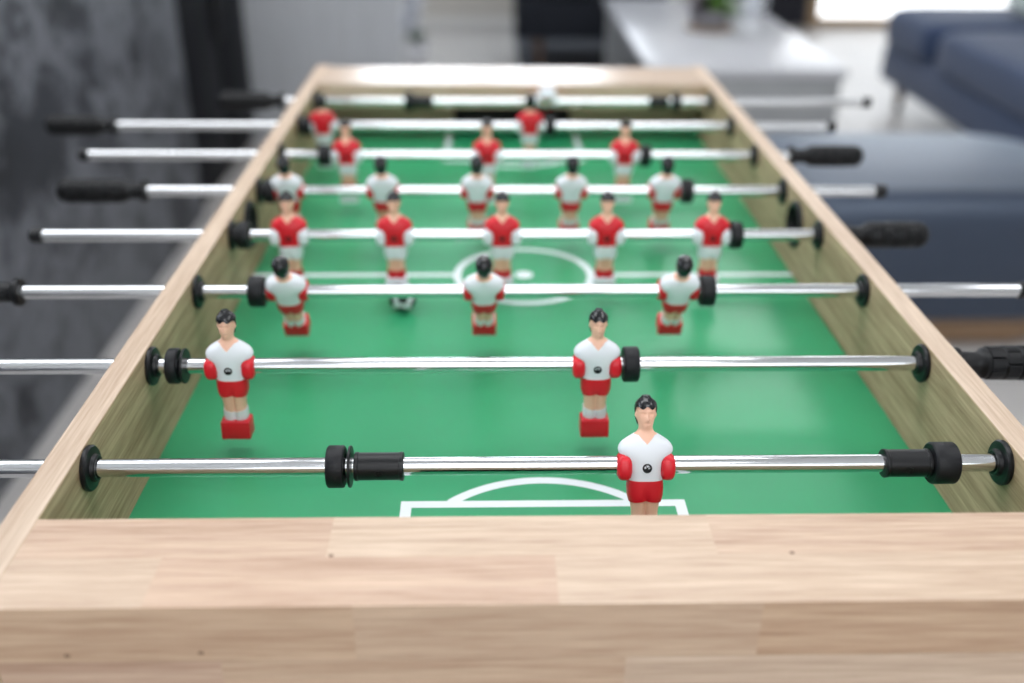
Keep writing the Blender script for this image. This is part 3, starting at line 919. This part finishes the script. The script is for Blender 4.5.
bm = bmesh.new(); lathe_z(bm, [(0.0, 0), (0.0, 0.10), (0.004, 0.105), (0.012, 0.105), (0.012, 0.0)], 40); link('saucer', to_mesh(bm, 'saucer', M['tray'], angle=35), pp)
bm = bmesh.new(); lathe_z(bm, [(0.0122, 0), (0.0122, 0.072), (0.05, 0.088), (0.080, 0.094), (0.086, 0.094), (0.086, 0.086), (0.072, 0.084), (0.072, 0.0)], 40); link('pot', to_mesh(bm, 'pot', M['pot'], angle=35), pp)
bm = bmesh.new(); lathe_z(bm, [(0.0722, 0), (0.0722, 0.080), (0.077, 0.06), (0.079, 0.0)], 30); link('soil', to_mesh(bm, 'soil', M['soil']), pp)
bm = bmesh.new()
for i in range(70):
    a = random.uniform(0, 2*PI); el = random.uniform(0.15, 1.3)
    rr = random.uniform(0, 0.05)
    leaf(bm, (rr*math.cos(a), rr*math.sin(a), 0.078), (math.cos(a)*math.cos(el), math.sin(a)*math.cos(el), math.sin(el)), random.uniform(0.09, 0.17), random.uniform(0.014, 0.024), random.uniform(0.1, 0.5), mi=(2 if math.cos(a) < -0.45 else random.choice((0, 0, 1))))
link('foliage', to_mesh(bm, 'foliage', [M['leaf'], M['leafdark'], M['leafplum']], recalc=False), pp)
cup = empty('white_cup', (1.225, 4.40, 0.42))
tag(cup, 'white cup on the coffee table to the right of the potted plant', 'cup')
bm = bmesh.new(); lathe_z(bm, [(0, 0), (0, 0.026), (0.01, 0.032), (0.05, 0.042), (0.085, 0.044), (0.085, 0.040), (0.05, 0.038), (0.012, 0.026), (0.012, 0)], 36); link('bowl', to_mesh(bm, 'bowl', M['white'], angle=35), cup)
bm = bmesh.new()
pv = None
for i in range(13):
    a = -PI/2+PI*i/12; c = Vector((0.040+0.026*math.cos(a), 0, 0.045+0.026*math.sin(a)))
    nrm = Vector((math.cos(a), 0, math.sin(a))); row = []
    for j in range(10):
        b = 2*PI*j/10; row.append(bm.verts.new(c+nrm*0.005*math.cos(b)+Vector((0, 1, 0))*0.005*math.sin(b)))
    if pv:
        for j in range(10): bm.faces.new((pv[j], pv[(j+1) % 10], row[(j+1) % 10], row[j]))
    pv = row
link('handle', to_mesh(bm, 'handle', M['white']), cup)

# ottoman
M['ott'] = plain('grey_blue_velvet', srgb(40, 49, 67), rough=0.40, spec=1.0, noise=0.06, nscale=30, bump=0.06, bscale=600, sheen=1.0)
M['ott'].node_tree.nodes['Principled BSDF'].inputs['Sheen Tint'].default_value = (0.72, 0.84, 1.0, 1)
M['ott'].node_tree.nodes['Principled BSDF'].inputs['Sheen Roughness'].default_value = 0.3
M['ott'].node_tree.nodes['Principled BSDF'].inputs['Specular Tint'].default_value = (0.72, 0.84, 1.0, 1)
M['sofa'] = plain('slate_blue_fabric', srgb(42, 60, 92), rough=0.8, noise=0.10, nscale=25, bump=0.2, bscale=500, sheen=0.2)
M['wlegs'] = wood('walnut_leg', srgb(112, 84, 64), srgb(70, 50, 38), 'z')
M['wbase'] = wood('ottoman_base_wood', srgb(168, 138, 110), srgb(126, 98, 74), 'x')
ot = empty('ottoman', (1.07, 2.05, 0))
tag(ot, 'large rounded grey-blue ottoman right of the football table', 'ottoman')
def pad(bm, hx, hy, z0, z1, rc, edge, n=10, mi=0):
    """rounded-rectangle cushion: plan radius rc, edge roundness"""
    def plan(inset):
        pts = []
        x, y, r = hx-inset, hy-inset, max(rc-inset, 0.01)
        for q, (sx, sy) in enumerate(((1, 1), (-1, 1), (-1, -1), (1, -1))):
            for i in range(n+1):
                a = q*PI/2+PI/2*i/n
                pts.append((sx*(x-r)+r*math.cos(a), sy*(y-r)+r*math.sin(a)))
        return pts
    lv = []
    for i in range(9):
        a = PI/2*i/8; lv.append((z0+0.02*(1-math.sin(a)), 0.02*(1-math.sin(a)) if False else 0.02*(1-math.cos(PI/2-a))))
    prof = [(z0, 0.02), (z0+0.006, 0.008), (z0+0.02, 0.0)]
    for i in range(11):
        a = PI/2*i/10
        prof.append((z1-edge+edge*math.sin(a), edge*(1-math.cos(a))))
    prof.append((z1+0.008, edge+0.12))
    rows = [[bm.verts.new((p[0], p[1], z)) for p in plan(ins)] for z, ins in prof]
    m = len(rows[0])
    for a, b in zip(rows, rows[1:]):
        for i in range(m):
            j = (i+1) % m
            bm.faces.new((a[i], a[j], b[j], b[i])).material_index = mi
    bm.faces.new(rows[0][::-1]); bm.faces.new(rows[-1])
bm = bmesh.new(); pad(bm, 0.49, 0.315, 0.09, 0.425, 0.24, 0.075); link('cushion', to_mesh(bm, 'cushion', M['ott'], angle=60), ot)
bm = bmesh.new(); pad(bm, 0.43, 0.26, 0.0, 0.07, 0.18, 0.01); link('plinth', to_mesh(bm, 'plinth', M['wbase'], angle=60), ot)

# sofa: faces left, runs along the room
so = empty('sofa', (2.32, 3.45, 0))
tag(so, 'slate blue fabric sofa with wooden legs behind the ottoman', 'sofa')
SX = -0.46
bm = bmesh.new(); box(bm, SX+0.01, 0.42, -0.93, 0.93, 0.12, 0.30, bevel=0.03, seg=4); link('seat_base', to_mesh(bm, 'seat_base', M['sofa']), so)
for y, hy, zc in ((-0.28, 0.65, 0.372), (0.65, 0.275, 0.378)):
    bm = bmesh.new(); superell(bm, (-0.075, y, zc), (0.40, hy, 0.095), (0.35, 0.22), 56, 24); link('seat_cushion', to_mesh(bm, 'seat_cushion', M['sofa'], angle=80), so)
bm = bmesh.new(); box(bm, 0.30, 0.50, -0.93, 0.93, 0.305, 0.80, bevel=0.05, seg=5); link('backrest', to_mesh(bm, 'backrest', M['sofa']), so)
for y in (-0.465, 0.465):
    bm = bmesh.new(); superell(bm, (0.22, y, 0.62), (0.09, 0.40, 0.19), (0.5, 0.4), 40, 20, fn=lambda p: Vector((p.x+(p.z-0.62)*0.18, p.y, p.z))); link('back_cushion', to_mesh(bm, 'back_cushion', M['sofa'], angle=80), so)
lg = bmesh.new(); lathe_z(lg, [(0, 0), (0, 0.018), (0.118, 0.028), (0.118, 0)], 20); lg = to_mesh(lg, 'sofa_leg', M['wlegs'], angle=35)
for x in (SX+0.09, 0.38):
    for y in (-0.84, 0.82): link('leg', lg, so, (x, y, 0.0))
# pale cushion lying on the far end of the sofa back
M['mint'] = plain('pale_mint_fabric', srgb(204, 214, 208), rough=0.85, noise=0.04)
cu = bmesh.new(); superell(cu, (0, 0, 0), (0.06, 0.19, 0.19), (0.55, 0.4), 40, 20)
cu = link('throw_cushion', to_mesh(cu, 'throw_cushion', M['mint'], angle=80), None, (2.36, 3.98, 0.675), (0, 0.2, 0))
tag(cu, 'pale mint throw cushion propped on the slate blue sofa', 'cushion')

# dark sheet standing in for the floor shade under the armchair
M['floor_shade'] = plain('dark_floor_shade', srgb(70, 73, 80), rough=0.95, noise=0.15, nscale=60)
shade_sheet = bmesh.new(); box(shade_sheet, 0.14, 1.5, 4.90, 6.38, 0.0005, 0.012, bevel=0.004)
tag(link('floor_shade', to_mesh(shade_sheet, 'floor_shade', M['floor_shade'])), 'dark grey sheet for the floor shade under the charcoal armchair', 'floor_shade')

# dark armchair at the back
M['char'] = plain('charcoal_fabric', srgb(34, 37, 44), rough=0.85, spec=0.2, noise=0.1, nscale=40)
ac = empty('armchair', (0.52, 5.30, 0.0122))
tag(ac, 'charcoal armchair with brown legs standing left of the coffee table', 'armchair')
bm = bmesh.new(); box(bm, -0.36, 0.36, -0.29, 0.30, 0.165, 0.38, bevel=0.02, seg=3); link('seat_base', to_mesh(bm, 'seat_base', M['char']), ac)
bm = bmesh.new(); superell(bm, (0, -0.02, 0.435), (0.285, 0.29, 0.06), (0.45, 0.3), 40, 16); link('seat_cushion', to_mesh(bm, 'seat_cushion', M['char'], angle=80), ac)
bm = bmesh.new(); box(bm, -0.36, 0.36, 0.30, 0.42, 0.165, 0.86, bevel=0.04, seg=4); link('backrest', to_mesh(bm, 'backrest', M['char']), ac)
for sx in (-1, 1):
    bm = bmesh.new(); box(bm, min(sx*0.29, sx*0.40), max(sx*0.29, sx*0.40), -0.30, 0.34, 0.165, 0.62, bevel=0.03, seg=4); link('armrest', to_mesh(bm, 'armrest', M['char']), ac)
    for y in (-0.22, 0.34):
        bm = bmesh.new(); lathe_z(bm, [(0, 0), (0, 0.013), (0.165, 0.022), (0.165, 0)], 16, (sx*0.27, y, 0)); link('leg', to_mesh(bm, 'leg', M['wlegs'], angle=35), ac)

# dark curtain by the glass door
M['curtain'] = plain('dark_curtain', srgb(46, 46, 54), rough=0.85, noise=0.08)
bm = bmesh.new(); N = 80; rows = []
for z in [0.02+i*(2.5/12) for i in range(13)]:
    f = []; b = []
    for i in range(N+1):
        u = i/N; x = 1.55+0.54*u
        y = Y1-0.10+0.035*math.sin(u*2*PI*7)*(0.6+0.4*z/2.5)
        f.append(bm.verts.new((x, y-0.004, z))); b.append(bm.verts.new((x, y+0.004, z)))
    rows.append((f, b))
for (f0, b0), (f1, b1) in zip(rows, rows[1:]):
    for i in range(N):
        bm.faces.new((f0[i], f0[i+1], f1[i+1], f1[i])); bm.faces.new((b0[i+1], b0[i], b1[i], b1[i+1]))
    bm.faces.new((f0[0], f1[0], b1[0], b0[0])); bm.faces.new((f0[N], b0[N], b1[N], f1[N]))
cr = link('curtain', to_mesh(bm, 'curtain', M['curtain'], angle=80))
tag(cr, 'dark floor-length curtain hanging left of the wood-framed glass door', 'curtain')

# white-flowered plant behind the grey partition
M['petal'] = plain('white_petal', srgb(232, 234, 240), rough=0.5)
M['potw'] = plain('white_ceramic', srgb(214, 214, 218), rough=0.35)
fp = empty('flowering_plant', (-0.43, 5.25, 0))
tag(fp, 'white-flowered plant in a white pot just right of the grey partition', 'plant')
bm = bmesh.new(); lathe_z(bm, [(0, 0), (0, 0.055), (0.12, 0.075), (0.125, 0.075), (0.125, 0.066), (0.10, 0.064), (0.10, 0.0)], 32); link('pot', to_mesh(bm, 'pot', M['potw'], angle=35), fp)
bm = bmesh.new()
for i in range(14):
    a = 2*PI*i/14+random.uniform(-0.2, 0.2)
    leaf(bm, (0, 0, 0.10), (math.cos(a)*0.6, math.sin(a)*0.6, 1.0), random.uniform(0.10, 0.16), 0.022, 0.35)
link('leaves', to_mesh(bm, 'leaves', M['leafdark'], recalc=False), fp)
bm = bmesh.new()
def tube(bm, pts, r, n=8):
    pv = None
    for i, p in enumerate(pts):
        d = (pts[min(i+1, len(pts)-1)]-pts[max(i-1, 0)]).normalized(); u = d.orthogonal().normalized(); w = d.cross(u)
        row = [bm.verts.new(p+u*r*math.cos(2*PI*j/n)+w*r*math.sin(2*PI*j/n)) for j in range(n)]
        if pv:
            for j in range(n): bm.faces.new((pv[j], pv[(j+1) % n], row[(j+1) % n], row[j]))
        pv = row
stems = []
for sgn in (0.5, 1.0):
    pts = [Vector((-0.05*sgn+0.13*sgn*(t**1.4), 0.02*sgn, 0.10+0.42*t)) for t in [i/12 for i in range(13)]]
    tube(bm, pts, 0.004); stems.append(pts)
link('stem', to_mesh(bm, 'stem', M['leafdark']), fp)
fl = bmesh.new()
for k in range(5):
    a = 2*PI*k/5
    leaf(fl, (0, 0, 0), (math.cos(a), -0.35, math.sin(a)), 0.062, 0.027, 0.1)
fl = to_mesh(fl, 'flower', M['petal'], recalc=False)
for pts in stems:
    for i in range(3, 13):
        p = pts[i]
        link('flower', fl, fp, (p.x+random.uniform(-0.03, 0.03), p.y-0.02+random.uniform(-0.03, 0.02), p.z+random.uniform(-0.01, 0.01)), (random.uniform(-0.4, 0.4), random.uniform(0, 6), random.uniform(-0.5, 0.5)))

# ================================================================== CAMERA
cd = bpy.data.cameras.new('camera'); cam = bpy.data.objects.new('camera', cd); C.objects.link(cam)
cp, sp = math.cos(PITCH), math.sin(PITCH); c, s = math.cos(YAW), math.sin(YAW)
fw = Vector((s*cp, c*cp, -sp)); r0 = Vector((c, -s, 0)); u0 = Vector((s*sp, c*sp, cp))
cr_, sr_ = math.cos(ROLL), math.sin(ROLL)
rt = r0*cr_-u0*sr_; up = r0*sr_+u0*cr_
m = Matrix(((rt.x, up.x, -fw.x, CAM.x), (rt.y, up.y, -fw.y, CAM.y), (rt.z, up.z, -fw.z, CAM.z+Z0), (0, 0, 0, 1)))
cam.matrix_world = m
cd.sensor_width = 36.0; cd.sensor_fit = 'HORIZONTAL'; cd.lens = F_PX/1024*36.0
cd.clip_start = 0.02
cd.dof.use_dof = True; cd.dof.focus_distance = 0.68; cd.dof.aperture_fstop = 2.7
scene.camera = cam

# ================================================================== WORLD + COLOUR
wd = bpy.data.worlds.new('World'); scene.world = wd; wd.use_nodes = True
wd.node_tree.nodes['Background'].inputs['Color'].default_value = (0.85, 0.92, 1.0, 1)
wd.node_tree.nodes['Background'].inputs['Strength'].default_value = 1.0
vs = scene.view_settings
vs.view_transform = 'Standard'; vs.look = 'None'; vs.gamma = 1.0; vs.use_curve_mapping = False
vs.exposure = -0.02
scene.cycles.max_bounces = 10; scene.cycles.diffuse_bounces = 5; scene.cycles.glossy_bounces = 5
